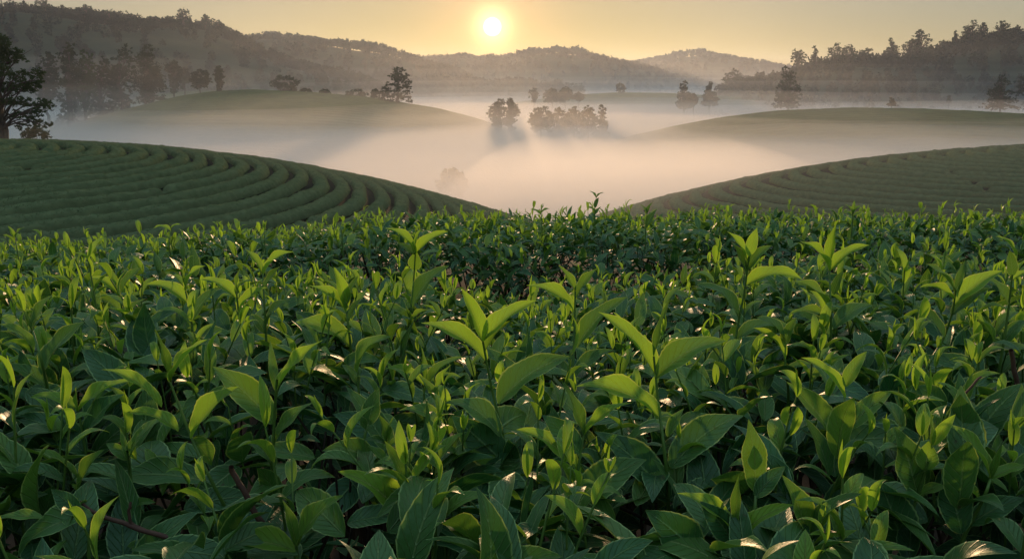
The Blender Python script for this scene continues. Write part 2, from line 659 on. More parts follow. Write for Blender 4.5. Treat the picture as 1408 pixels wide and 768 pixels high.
# ------------------------------------------------------------------ trees
def tree_mesh(blobs, base, ncard, csize, rg, trunks=None, limbs=True, depth=.8):
    """blobs: world (x, y, z, rx, rz); base: world foot of the trunk(s)"""
    pts = []
    vols = np.array([b[3]**2*b[4] for b in blobs])**.72
    vols = vols/vols.sum()
    for b, vv in zip(blobs, vols):
        n = max(20, int(ncard*vv))
        # sub clumps on the blob, so its outline stays uneven
        ns = max(7, int(7+n/26))
        d = rg.normal(size=(ns, 3))
        d /= np.linalg.norm(d, axis=1)[:, None]
        rad = rg.uniform(.3, 1.12, ns)**.7
        cc = np.array(b[:3])+d*rad[:, None]*np.array([b[3], b[3]*depth, b[4]])
        w_ = rg.integers(0, ns, n)
        off = rg.normal(size=(n, 3))*np.array([.30, .30, .20])*min(b[3], b[4]*1.4)*.50
        pts.append(cc[w_]+off)
    pts = np.concatenate(pts)
    crown = cards(pts, csize, rg, up=.5)
    parts = []
    trunks = trunks or [base]
    H = max(b[2]+b[4]*.5 for b in blobs)-base[2]
    for t in trunks:
        t = np.array(t)
        # tapering trunk to the highest blob near it
        tb = min(blobs, key=lambda b: abs(b[0]-t[0])*1.0-b[2]*.35)
        top = np.array([tb[0], tb[1], tb[2]+tb[4]*.3])
        m = np.linspace(0, 1, 9)[:, None]
        line = t*(1-m)+top*m
        line[:, :2] += .012*H*rg.normal(size=(9, 2))*np.sin(m*PI)
        r0 = H*.022
        parts.append(tube(line, np.linspace(r0*1.15, r0*.2, 9)))
    if limbs:
        for b in blobs:
            t = np.array(min(trunks, key=lambda q: abs(q[0]-b[0])))
            z0 = max(t[2]+(b[2]-t[2])*rg.uniform(.35, .7), min(q[2]-.6*q[4] for q in blobs), t[2]+.1)
            tb = np.array(blobs[0][:3])
            s0 = np.array([t[0]+(tb[0]-t[0])*.4, t[1], z0])
            e = np.array(b[:3])
            m = np.linspace(0, 1, 6)[:, None]
            line = s0*(1-m)+e*m
            line[:, 2] += .05*H*np.sin(m[:, 0]*PI)
            parts.append(tube(line, np.linspace(H*.009, H*.002, 6), 5))
            for _ in range(3):
                e2 = e+rg.normal(size=3)*np.array([b[3], b[3], b[4]])*.55
                s2 = line[3]
                parts.append(tube(s2*(1-m)+e2*m, np.linspace(H*.0045, H*.001, 6), 4))
    return crown, join(parts)


def rand_blobs(shape, x0, x1, y0, y1, rg):
    """photo-space blobs filling a box (x0..x1, y0 top .. y1 foot of the crown)"""
    W, Hh = x1-x0, y1-y0
    cx = (x0+x1)/2
    B = []
    n = 9
    if shape == 'cone':
        for k in range(11):
            t = k/10
            ww = W*.5*(.16+.84*t**.8)
            B.append((cx+rg.uniform(-.5, .5)*ww, y0+Hh*(.07+1.02*t), max(W*.12, ww*.55), Hh*.09))
            if t > .3:
                B.append((cx+rg.choice([-1, 1])*ww*.62, y0+Hh*(.07+1.02*t)+rg.uniform(-.03, .03)*Hh, ww*.36, Hh*.07))
        B.append((cx, y0+Hh*.62, W*.26, Hh*.2))
        B.append((cx, y0+Hh*.88, W*.38, Hh*.13))
        B.append((cx, y0+Hh*1.08, W*.40, Hh*.10))
        B.append((cx, y0+Hh*.3, W*.14, Hh*.12))
    elif shape == 'tall':
        for k in range(9):
            t = k/8
            ww = W*.5*(.55+.45*math.sin(PI*min(1, t*1.1)**.8))
            B.append((cx+rg.uniform(-.45, .45)*ww, y0+Hh*(.08+.9*t), ww*.72, Hh*.10))
            B.append((cx+rg.uniform(-.6, .6)*ww, y0+Hh*(.12+.9*t), ww*.5, Hh*.08))
    else:
        for k in range(n):
            a = PI*(.02+.96*k/(n-1))
            B.append((cx-math.cos(a)*W*.36+rg.normal()*W*.03, y0+Hh*(.62-.46*math.sin(a))+rg.normal()*Hh*.03, W*.17, Hh*.15))
        for k in range(9):
            B.append((x0+W*rg.uniform(.18, .82), y0+Hh*rg.uniform(.4, .98), W*.22, Hh*.16))
    return B


def px_tree(name, label, cat, foot, d, blobs, ncard, csize, seed, trunks=None, mat=None, group=None, limbs=True, depth=.8, zfoot=None):
    """a tree whose foot is seen at foot and whose crown is made of blobs, all at distance d"""
    rg = np.random.default_rng(seed)
    f = at(foot[0], foot[1], d)
    if zfoot is None:
        f[2] = float(ground_h(f[0], f[1]-0.0))-.1
    W = []
    for (bx, by, rx, ry) in blobs:
        p = at(bx, by, d)
        m = d/F
        p[1] += rg.uniform(-.55, .55)*max(b[2] for b in blobs)*m*depth*1.2
        W.append((p[0], p[1], p[2], rx*m, ry*m))
    tr = None
    if trunks:
        tr = [np.array([at(tx, foot[1], d)[0], f[1]+rg.uniform(-.4, .4), f[2]]) for tx in trunks]
    crown, wood = tree_mesh(W, f, ncard, csize, rg, tr, limbs, depth)
    t = thing(name, label, cat, tuple(f), group)
    put('crown', mesh('crown', crown[0]-f, crown[1], mat or M_crown, smooth=False), t)
    put('trunk', mesh('trunk', wood[0]-f, wood[1], M_bark), t)
    return t


# the dark tree at the left edge and the shrub under it
px_tree('broadleaf_tree', 'tall dark broadleaf tree with ragged layered crown cut by the left edge', 'tree', (6, 196), 84,
        [(-14, 62, 18, 14), (2, 60, 15, 12), (14, 72, 13, 9), (-6, 82, 18, 11), (22, 82, 11, 7), (4, 96, 17, 9), (-16, 104, 20, 14), (30, 104, 14, 7),
         (46, 100, 10, 6), (50, 110, 10, 6), (26, 118, 18, 8), (2, 122, 16, 9), (44, 122, 10, 7), (-18, 134, 20, 12), (56, 142, 15, 6), (70, 145, 8, 4), (34, 140, 13, 7),
         (14, 140, 14, 7), (60, 152, 9, 4), (40, 158, 14, 6), (12, 158, 13, 6), (-14, 160, 16, 9), (64, 172, 9, 4), (48, 168, 12, 5), (30, 174, 10, 5)],
        15000, .14, 31, trunks=[-2, 4, 10], mat=M_crown2)
px_tree('shrub', 'small rounded shrub at the foot of the tall tree on the left edge', 'shrub', (50, 192), 80,
        [(45, 182, 9, 7), (56, 184, 9, 6), (38, 186, 8, 5), (50, 177, 7, 5), (62, 188, 6, 4)], 2200, .12, 32, mat=M_crown2, limbs=False)
px_tree('shrub', 'domed bush alone in the mist between tall tree and smooth hill', 'shrub', (94, 190), 345,
        rand_blobs('round', 72, 116, 158, 192, np.random.default_rng(3)), 2600, .5, 33, limbs=False)

grove = [  # label, box x0,x1,y0,y1, foot, d, shape
    ('leftmost tall crown of the misty grove behind the tall edge tree', 52, 82, 66, 158, 168, 300, 'round'),
    ('tallest rounded crown of the misty grove left of the smooth hill', 76, 112, 60, 160, 168, 290, 'tall'),
    ('crown with a pale top, third from left in the misty grove', 106, 132, 66, 158, 168, 300, 'round'),
    ('low dark crown between the two high ones of the misty grove', 128, 160, 76, 155, 168, 310, 'round'),
    ('wide crown right of centre in the misty grove', 152, 188, 65, 150, 165, 320, 'round'),
    ('rightmost big crown of the misty grove, sloping down to the right', 184, 222, 64, 150, 165, 325, 'tall'),
    ('lower yellowish tree in front of the misty grove, left one', 92, 128, 108, 176, 180, 330, 'round'),
    ('lower yellowish tree in front of the misty grove, right one', 124, 172, 110, 176, 180, 335, 'round'),
    ('shorter tree filling the right foot of the misty grove', 196, 228, 98, 140, 150, 330, 'round'),
]
for k, (lb, x0, x1, y0, y1, fy, d, shp) in enumerate(grove):
    px_tree('broadleaf_tree', lb, 'tree', ((x0+x1)/2, fy), d+45, rand_blobs(shp, x0, x1, y0, y1, np.random.default_rng(50+k)), 5200, .55, 60+k,
            group='trees of the misty grove on the left', mat=M_crown2 if k in (2, 6, 7) else M_crown)

hilltop = [
    ('tall slim tree at the left end of the smooth hill top', 226, 252, 82, 124, 128, 400, 'tall', 'tree'),
    ('faint tree behind the leafy twin-stemmed one on the hill top', 246, 262, 92, 122, 127, 430, 'round', 'tree'),
    ('open spreading tree with visible stems on the hill top', 262, 290, 96, 122, 129, 370, 'round', 'tree'),
    ('narrow upright tree right of the spreading one on the hill top', 293, 309, 90, 126, 128, 372, 'tall', 'tree'),
    ('dense dome-shaped tree on the back of the smooth hill crest', 372, 410, 103, 127, 129, 420, 'round', 'tree'),
    ('low round bush just right of the dome-shaped hill tree', 411, 429, 121, 131, 131, 415, 'round', 'shrub'),
    ('smaller round bush, second right of the dome-shaped hill tree', 438, 454, 122, 132, 132, 415, 'round', 'shrub'),
    ('flat pale bush halfway between dome-shaped tree and lone tall tree', 474, 506, 122, 136, 136, 440, 'round', 'shrub'),
    ('tiny faint bush against the lone tall tree from behind', 510, 522, 122, 134, 140, 410, 'round', 'shrub'),
]
for k, (lb, x0, x1, y0, y1, fy, d, shp, cat) in enumerate(hilltop):
    px_tree('broadleaf_tree' if cat == 'tree' else 'shrub', lb, cat, ((x0+x1)/2, fy), d, rand_blobs(shp, x0, x1, y0, y1, np.random.default_rng(80+k)),
            3200 if cat == 'tree' else 1200, .55, 90+k, group='trees along the top of the smooth hill')

px_tree('pine_tree', 'lone tall tree with layered crown on the right shoulder of the smooth hill', 'tree', (547, 144), 376,
        [(548, 97, 9, 4), (541, 104, 8, 3.5), (555, 104, 9, 3.5), (548, 109, 12, 3.5), (558, 113, 8, 3), (540, 115, 10, 3), (551, 119, 10, 3), (562, 120, 5, 3),
         (543, 124, 8, 3), (558, 127, 8, 3), (530, 122, 6, 4), (526, 128, 7, 3.5), (536, 131, 9, 3.5), (524, 134, 6, 3), (534, 138, 8, 2.5), (556, 134, 9, 3), (563, 139, 6, 2.5), (547, 131, 7, 3)],
        9000, .36, 41, trunks=[547, 545], mat=M_crown)

valley = [
    ('left tree of the slim pair standing in the bright mist', 672, 698, 136, 180, 192, 350, 'tall', 'tree'),
    ('right tree of the slim pair standing in the bright mist', 691, 714, 136, 180, 192, 354, 'tall', 'tree'),
    ('leftmost open crown of the long clump in the mist', 727, 760, 146, 182, 195, 330, 'round', 'tree'),
    ('second crown of the long clump in the mist', 752, 784, 147, 186, 195, 340, 'round', 'tree'),
    ('third crown of the long clump, smallest and paler', 778, 800, 146, 184, 195, 345, 'round', 'tree'),
    ('fourth crown of the long clump in the mist', 796, 822, 146, 186, 195, 335, 'round', 'tree'),
    ('rightmost crown of the long clump, with a peaked top', 812, 842, 144, 190, 196, 330, 'cone', 'tree'),
    ('faint ghostly tree sunk in the mist just beyond the left tea slope', 602, 642, 230, 275, 300, 178, 'round', 'tree'),
    ('small upright tree left of three hazy round ones', 726, 742, 121, 140, 142, 560, 'tall', 'tree'),
    ('left of three hazy round trees under the central mountain', 748, 770, 122, 140, 142, 560, 'round', 'tree'),
    ('middle and highest of three hazy round trees under the mountain', 768, 788, 119, 140, 142, 565, 'round', 'tree'),
    ('right and lowest of three hazy round trees under the mountain', 786, 804, 127, 140, 142, 560, 'round', 'tree'),
    ('tiny round tree alone on the far low rise', 847, 860, 114, 128, 129, 650, 'round', 'tree'),
    ('pointed tree right of the far low rise, left of a pair', 926, 956, 112, 144, 146, 520, 'cone', 'tree'),
    ('low bush touching the pointed tree, left one of the pair', 946, 960, 128, 144, 146, 520, 'round', 'shrub'),
    ('small cone-shaped tree, right of the pointed pair', 962, 991, 112, 141, 143, 540, 'cone', 'tree'),
    ('big dark cone-shaped tree alone in the mist above the right hill', 1061, 1107, 92, 140, 142, 500, 'cone', 'tree'),
    ('tiny pointed tree alone in white mist on the right', 1220, 1233, 134, 144, 145, 420, 'cone', 'tree'),
    ('dark cone-shaped tree near the right edge in the mist', 1354, 1402, 103, 144, 147, 430, 'cone', 'tree'),
    ('taller faint tree cut by the right edge behind the cone-shaped one', 1392, 1440, 84, 142, 147, 470, 'tall', 'tree'),
    ('very small faint sapling in mist left of the right edge trees', 1302, 1308, 132, 139, 141, 520, 'cone', 'tree'),
]
for k, (lb, x0, x1, y0, y1, fy, d, shp, cat) in enumerate(valley):
    px_tree('broadleaf_tree' if shp != 'cone' and cat == 'tree' else ('conifer_tree' if cat == 'tree' else 'shrub'), lb, cat, ((x0+x1)/2, fy), d,
            rand_blobs(shp, x0, x1, y0, y1, np.random.default_rng(110+k)), 4200 if (x1-x0) > 18 else 1500, .5 if d < 450 else .72, 130+k,
            group='trees standing in the valley mist')

# tall single trees breaking the skyline of the wooded ridge on the right
sky_trees = [(1008, 96, 30, 24, 'hazy clump'), (1098, 68, 28, 26, 'open flat-topped'), (1121, 63, 20, 30, 'slender ragged'), (1150, 60, 26, 32, 'dense pointed'),
             (1168, 62, 22, 26, 'pale rounded'), (1192, 66, 24, 26, 'low broad'), (1226, 52, 26, 26, 'leaning open'), (1252, 54, 22, 26, 'small bushy'),
             (1267, 40, 26, 36, 'large rounded'), (1294, 56, 22, 24, 'low dense'), (1314, 42, 14, 26, 'thin spiky'), (1336, 28, 24, 40, 'tallest layered'),
             (1352, 30, 14, 34, 'narrow upright'), (1376, 29, 26, 36, 'wide double-topped'), (1399, 34, 22, 34, 'rightmost bushy')]
mR = mountains[4]
for k, (x, y, wd, hh_, lk) in enumerate(sky_trees):
    px_tree('ridge_tree', '%s tree up the skyline of the dark wooded ridge on the right' % NTH[k], 'tree', (x, y+hh_+8), 715,
            rand_blobs(['round', 'tall', 'cone', 'round'][k % 4], x-wd/2, x+wd/2, y, y+hh_, np.random.default_rng(170+k)), 2000, .8, 190+k,
            group='trees on the skyline of the right ridge')
left_trees = [(16, 0, 22, 26, 'broad-headed'), (60, -2, 24, 28, 'high rounded'), (118, 6, 18, 22, 'spiky'), (148, 14, 16, 20, 'small pointed'), (180, 18, 20, 20, 'round bushy'),
              (212, 22, 20, 16, 'low spreading'), (252, 11, 22, 28, 'tallest flat-topped'), (282, 20, 16, 20, 'dense oval'), (300, 28, 16, 20, 'narrow')]
for k, (x, y, wd, hh_, lk) in enumerate(left_trees):
    px_tree('ridge_tree', '%s tree from the left along the skyline of the dark left ridge' % (['first']+NTH[1:])[k], 'tree', (x, y+hh_+8), 752,
            rand_blobs(['round', 'tall', 'round'][k % 3], x-wd/2, x+wd/2, y, y+hh_, np.random.default_rng(210+k)), 1600, .8, 230+k,
            group='trees on the skyline of the left ridge')


def forest(r, n, hmin, hmax, ncard, csize, seed, label):
    """the wood that covers a far ridge: one mass"""
    rg = np.random.default_rng(seed)
    ctr, rad = [], []
    m = 0
    while m < n:
        x = rg.uniform(r.x[0], r.x[-1], n)
        # half of them close to the crest
        y = r.d+np.where(rg.random(n) < .45, rg.normal(size=n)*8, rg.uniform(-.85, .05, n)*r.wf)
        ctr.append(np.stack([x, y], 1))
        m += n
    c = np.concatenate(ctr)[:n]
    z = r.h(c[:, 0], c[:, 1])+EYE*0
    keep = z > -24
    c, z = c[keep], z[keep]
    n = len(c)
    h = rg.uniform(hmin, hmax, n)*(1+.35*vnoise(c[:, 0]/30, c[:, 1]/30, seed))
    w_ = h*rg.uniform(.26, .42, n)
    P = []
    k = ncard
    d = rg.normal(size=(n, k, 3))
    d /= np.linalg.norm(d, axis=2)[..., None]
    rr_ = rg.uniform(.5, 1, (n, k, 1))
    taper = rg.uniform(0, .75, n)[:, None]
    pz = d[..., 2:]*.5
    sc = 1-taper[..., None]*np.clip(pz+.1, 0, 1)*1.4
    P = np.concatenate([d[..., :2]*w_[:, None, None]*rr_*sc, pz*h[:, None, None]*rr_], -1)
    P[..., 0] += c[:, 0][:, None]
    P[..., 1] += c[:, 1][:, None]
    P[..., 2] += (z+h*.40)[:, None]
    P = P.reshape(-1, 3)
    V, Fc = cards(P, csize, rg, up=.4)
    o = put('forest', mesh('forest', V, Fc, M_forest, smooth=False), kind='stuff')
    o['label'] = label
    return o


forest(mountains[0], 1500, 7, 13, 80, 1.5, 301, 'dark wood covering the high ridge on the left')
forest(mountains[1], 800, 9, 14, 60, 2.0, 302, 'hazy wood covering the second ridge left of the sun')
forest(mountains[2], 1100, 9, 14, 45, 2.6, 303, 'brown hazy wood covering the mountain below the sun')
forest(mountains[3], 800, 10, 15, 40, 3.2, 304, 'pale hazy wood covering the small far mountain on the right')
forest(mountains[4], 1500, 7, 14, 80, 1.5, 305, 'dark wood covering the long ridge on the right')
forest(mountains[5], 420, 8, 15, 60, 1.6, 306, 'hazy line of woods at the foot of the mountain below the sun')

# ------------------------------------------------------------------ tea leaves
def tea_mat():
    m, nt, N, L = newmat('tea_leaf')
    o = N('ShaderNodeOutputMaterial')
    p = N('ShaderNodeBsdfPrincipled')
    t = N('ShaderNodeBsdfTranslucent')
    ms = N('ShaderNodeMixShader')
    at_ = N('ShaderNodeAttribute')
    at_.attribute_name = 'age'
    uv = N('ShaderNodeUVMap')
    sep = N('ShaderNodeSeparateXYZ')
    L(uv.outputs[0], sep.inputs[0])

    def math_(op, a, b=None, clamp=False):
        n = N('ShaderNodeMath')
        n.operation = op
        n.use_clamp = clamp
        for k, v in enumerate((a, b)):
            if v is None:
                continue
            if isinstance(v, (int, float)):
                n.inputs[k].default_value = v
            else:
                L(v, n.inputs[k])
        return n.outputs[0]

    def mix(f, a, b):
        n = N('ShaderNodeMix')
        n.data_type = 'RGBA'
        if isinstance(f, (int, float)):
            n.inputs['Factor'].default_value = f
        else:
            L(f, n.inputs['Factor'])
        for k, v in (('A', a), ('B', b)):
            if isinstance(v, tuple):
                n.inputs[k].default_value = (*v, 1)
            else:
                L(v, n.inputs[k])
        return n.outputs['Result']
    s = math_('ABSOLUTE', math_('MULTIPLY', math_('SUBTRACT', sep.outputs[0], .5), 2))     # 0 midrib .. 1 margin
    # side veins: slanting from the midrib towards the tip
    ph = math_('SUBTRACT', math_('MULTIPLY', sep.outputs[1], 9.0), math_('MULTIPLY', s, 2.2))
    tri = math_('ABSOLUTE', math_('SUBTRACT', math_('FRACT', ph), .5))                       # 0 on a vein
    vein = math_('SUBTRACT', 1.0, math_('MULTIPLY', tri, 9.0), True)
    mid = math_('SUBTRACT', 1.0, math_('MULTIPLY', s, 11.0), True)
    edge = math_('MULTIPLY', math_('SUBTRACT', s, .90), 16.0, True)  # pale leaf margin, brightened further to paint rim light into the colour
    tc = N('ShaderNodeTexCoord')
    no = N('ShaderNodeTexNoise')
    no.inputs['Scale'].default_value = 22
    no.inputs['Detail'].default_value = 3
    L(tc.outputs['Object'], no.inputs['Vector'])
    no2 = N('ShaderNodeTexNoise')
    no2.inputs['Scale'].default_value = 160
    no2.inputs['Detail'].default_value = 4
    L(tc.outputs['Object'], no2.inputs['Vector'])
    age2 = math_('POWER', at_.outputs['Fac'], 1.4)
    old = mix(no.outputs[0], (.013, .066, .024), (.038, .128, .036))
    yng = mix(no.outputs[0], (.120, .270, .022), (.220, .380, .034))
    base = mix(age2, old, yng)
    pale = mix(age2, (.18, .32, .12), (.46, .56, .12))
    base = mix(math_('MULTIPLY', mid, .95), base, pale)
    base = mix(math_('MULTIPLY', vein, .36), base, pale)
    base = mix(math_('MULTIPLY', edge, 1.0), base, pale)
    # rare dry blotches
    bl = N('ShaderNodeMapRange')
    bl.inputs['From Min'].default_value = .73
    bl.inputs['From Max'].default_value = .78
    L(no.outputs[0], bl.inputs['Value'])
    base = mix(math_('MULTIPLY', bl.outputs[0], .6), base, (.20, .13, .05))
    sp = N('ShaderNodeMapRange')
    sp.inputs['From Min'].default_value = .70
    sp.inputs['From Max'].default_value = .76
    no3 = N('ShaderNodeTexNoise')
    no3.inputs['Scale'].default_value = 75
    no3.inputs['Detail'].default_value = 2
    L(tc.outputs['Object'], no3.inputs['Vector'])
    L(no3.outputs[0], sp.inputs['Value'])
    base = mix(math_('MULTIPLY', sp.outputs[0], .7), base, (.06, .04, .018))
    # leaf blade mottled a little between the veins
    L(base, p.inputs['Base Color'])
    rg_ = N('ShaderNodeMapRange')
    rg_.inputs['From Min'].default_value = .3
    rg_.inputs['From Max'].default_value = .7
    rg_.inputs['To Min'].default_value = .42
    rg_.inputs['To Max'].default_value = .50
    L(no2.outputs[0], rg_.inputs['Value'])
    L(rg_.outputs[0], p.inputs['Roughness'])
    p.inputs['Specular IOR Level'].default_value = .34
    p.inputs['Coat Weight'].default_value = .08
    p.inputs['Coat Roughness'].default_value = .3
    hgt = math_('ADD', math_('MULTIPLY', math_('ADD', math_('MULTIPLY', vein, -.5), math_('MULTIPLY', mid, -1.0)), 1.0), math_('MULTIPLY', no2.outputs[0], .5))
    b = N('ShaderNodeBump')
    b.inputs['Strength'].default_value = .9
    b.inputs['Distance'].default_value = .002
    L(hgt, b.inputs['Height'])
    L(b.outputs[0], p.inputs['Normal'])
    tr = mix(age2, (.022, .13, .018), (.36, .62, .04))
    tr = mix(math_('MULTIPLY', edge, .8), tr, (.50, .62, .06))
    L(tr, t.inputs['Color'])
    fac = math_('ADD', math_('MULTIPLY', age2, .28), .15)
    L(fac, ms.inputs[0])
    L(p.outputs[0], ms.inputs[1])
    L(t.outputs[0], ms.inputs[2])
    L(ms.outputs[0], o.inputs['Surface'])
    return m


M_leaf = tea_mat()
M_stem = simple_mat('green_stem', (.05, .11, .02), (.10, .19, .03), 30, .5, 0, .4)
M_wood = simple_mat('tea_branch', (.045, .020, .014), (.11, .055, .035), 25, .75, .5, .3)
M_twig = simple_mat('dark_twig', (.03, .022, .015), (.06, .045, .03), 25, .85, .4, .2)


def leaf_arrays(A, Ctl, B, nrm, width, fold, nl=12, nw=4, wave=0.0, serr=0.0, tipcurl=0.0, seed=0, shape=1.0):
    """one leaf along the bezier A-Ctl-B, upper side towards nrm; nw cells across"""
    A, Ctl, B, nrm = [np.asarray(v, float) for v in (A, Ctl, B, nrm)]
    t = np.linspace(0, 1, nl+1)[:, None]
    P = (1-t)**2*A+2*t*(1-t)*Ctl+t*t*B
    T = 2*(1-t)*(Ctl-A)+2*t*(B-Ctl)
    ln = np.linalg.norm(np.diff(P, axis=0), axis=1).sum()
    T /= np.linalg.norm(T, axis=1)[:, None]+1e-12
    Nn = nrm-(T*(T@nrm)[:, None])
    Nn /= np.linalg.norm(Nn, axis=1)[:, None]+1e-12
    Bn = np.cross(T, Nn)
    if tipcurl:
        P = P-Nn*(tipcurl*ln*np.clip(t-.55, 0, 1)**2*3)
    tt = t[:, 0]
    wv = np.sin(PI*np.clip(tt, 0, 1)**(.80*shape))**.85
    wv = wv*(1-.25*tt**3)+.035*(1-tt)
    wv[-1] = .012
    s = np.linspace(-1, 1, nw+1)
    f = fold*(1-.35*tt)
    hw = width*ln*.5*wv
    if serr:
        hw = hw*(1+serr*(np.arange(nl+1) % 2)[:]*1.0)
    off = s[None, :]*(hw*np.cos(f))[:, None]
    lift = (np.abs(s)[None, :]**1.35)*(hw*np.sin(f))[:, None]
    if wave:
        lift = lift+wave*ln*np.sin(tt*11+seed)[:, None]*(np.abs(s)**2)[None, :]*np.sign(s)[None, :]*np.sin(PI*tt)[:, None]
    V = P[:, None, :]+Bn[:, None, :]*off[..., None]+Nn[:, None, :]*lift[..., None]
    U = np.broadcast_to((s*.5+.5)[None, :], (nl+1, nw+1))
    W = np.broadcast_to(tt[:, None], (nl+1, nw+1))
    return V.reshape(-1, 3), gridfaces(nl+1, nw+1), np.stack([U, W], -1).reshape(-1, 2)


class Pack:
    """several leaves and stems gathered into one part"""
    def __init__(self):
        self.V, self.F, self.U, self.A, self.M, self.o = [], [], [], [], [], 0

    def leaf(self, age, *a, **k):
        V, Fc, U = leaf_arrays(*a, **k)
        self.add(V, Fc, U, age, 0)

    def stem(self, pts, r, n=5, age=.5, m=1):
        V, Fc = tube(pts, r, n)
        self.add(V, Fc, np.zeros((len(V), 2)), age, m)

    def add(self, V, Fc, U, age, m):
        self.V.append(V)
        self.F.append(Fc+self.o)
        self.U.append(U)
        self.A.append(np.full(len(V), age))
        self.M.append(np.full(len(Fc), m))
        self.o += len(V)

    def build(self, name, org=(0, 0, 0), mats=None):
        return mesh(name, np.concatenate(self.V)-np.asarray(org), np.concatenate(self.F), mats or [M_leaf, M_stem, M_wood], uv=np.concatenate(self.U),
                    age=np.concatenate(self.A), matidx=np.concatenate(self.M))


def sprout(rg, scale=1.0, tall=.09, lod=0, more=0):
    """a growing tip: stem, bud, two or three young leaves, older ones lower; root at the origin"""
    p = Pack()
    H = tall*rg.uniform(.8, 1.25)
    lean = rg.normal(size=2)*.22*H
    m = np.linspace(0, 1, 6)
    line = np.stack([lean[0]*m**1.6, lean[1]*m**1.6, -.06+(H+.06)*m], 1)
    nl, nw = (10, 4) if lod == 0 else (6, 2)
    p.stem(line, np.linspace(.0016, .0009, 6)*scale*1.2, 5 if lod == 0 else 3)
    top = line[-1]
    az = rg.uniform(0, 2*PI)
    # bud
    d = np.array([math.cos(az), math.sin(az), 0])
    bl = .035*scale*rg.uniform(.7, 1.2)
    tip = top+np.array([0, 0, bl])+d*bl*.15
    p.leaf(.95, top, (top+tip)/2, tip, d, .20, 1.0, nl=6, nw=2)
    n = rg.integers(3, 6)+more
    for k in range(n):
        az += 2.4+rg.uniform(-.4, .4)
        q = k/(n-1)
        hgt = 1-(.22-.055*more)*k-.02*rg.random()
        A = np.array([np.interp(hgt, m, line[:, 0]), np.interp(hgt, m, line[:, 1]), np.interp(hgt, m, line[:, 2])])
        ll = scale*(.042+.030*q)*rg.uniform(.85, 1.25)
        el = R(64-50*q+rg.uniform(-14, 14))
        d = np.array([math.cos(az), math.sin(az), 0])
        up = np.array([0, 0, 1.0])
        B = A+ll*(d*math.cos(el)+up*math.sin(el))
        nn = up*math.cos(el)-d*math.sin(el)
        bow = rg.uniform(.20, .42)
        Ctl = (A+B)/2+nn*ll*bow*.8+up*ll*.05
        side = np.cross(d, up)*rg.uniform(-.35, .35)
        p.leaf(float(np.clip(.92-.56*q+rg.normal()*.12, .10, 1)), A, Ctl, B, nn+side, rg.uniform(.27, .38), R(rg.uniform(22, 48)*(1-.4*q)),
               nl=nl, nw=nw, wave=.02*rg.random(), tipcurl=rg.uniform(-.05, .45), seed=rg.uniform(0, 6))
    return p


SP_HI = [sprout(rng, 1.0, .085, 0).build('shoot') for _ in range(16)]
SP_TALL = [sprout(rng, 1.12, .17, 0, 2).build('shoot') for _ in range(9)]
SP_LO = [sprout(rng, .95, .060, 1).build('shoot') for _ in range(14)]


def canopy(x, y):
    """top of the plucking table, relative to the eye"""
    x = np.asarray(x, float)
    y = np.asarray(y, float)
    z = -.345-.078*y-.055*np.clip(y-2.6, 0, 5)
    z = z-.055*np.clip(-x, 0, 4)*np.clip((y-1.4)/2.5, 0, 1)-.02*np.clip(y-3.5, 0, 5)
    z = z+.038*vnoise(x/.35, y/.35, 71)+.034*vnoise(x/.15, y/.15, 72)+.05*vnoise(x/.9, y/.9, 73)
    # the alley between the first row and the second
    ya = 2.62+.10*np.sin(x*1.1+.5)
    g = np.exp(-((y-ya)/.28)**2)*np.clip(.75+.35*x, .12, 1)
    y2 = 4.30+.08*np.sin(x*.9)
    g2 = np.exp(-((y-y2)/.16)**2)*.6
    return z-.58*g-.30*g2


def fill_bush(x0, x1, y0, y1, nleaf, rg, lod):
    """older leaves of a bush and the twigs that carry them"""
    p = Pack()
    xs = rg.uniform(x0, x1, nleaf)
    ys = rg.uniform(y0, y1, nleaf)
    dep = rg.exponential(.085, nleaf)-.005
    zs = canopy(xs, ys)+EYE-dep
    nl, nw = ((18, 4) if lod == 0 else ((8, 4) if lod == 1 else (4, 2)))
    for i in range(nleaf):
        az = rg.uniform(0, 2*PI)
        d = np.array([math.cos(az), math.sin(az), 0])
        up = np.array([0, 0, 1.0])
        el = R(rg.normal(12, 30))
        ll = rg.uniform(.050, .092)*(1.12 if lod == 0 else 1.0)
        A = np.array([xs[i], ys[i], zs[i]])
        if A[1] < .42:
            continue
        B = A+ll*(d*math.cos(el)+up*math.sin(el))
        nn = up*math.cos(el)-d*math.sin(el)
        Ctl = (A+B)/2+nn*ll*rg.uniform(.02, .26)
        side = np.cross(d, up)*rg.normal()*.45
        age = float(np.clip(rg.normal(.08 if dep[i] > .03 else .28, .14), 0, .8))
        p.leaf(age, A, Ctl, B, nn+side, rg.uniform(.31, .45), R(rg.uniform(6, 34)), nl=nl, nw=nw, wave=.03*rg.random() if lod < 2 else 0, serr=.04 if lod == 0 else 0,
               tipcurl=rg.uniform(-.05, .22), seed=rg.uniform(0, 6))
    return p


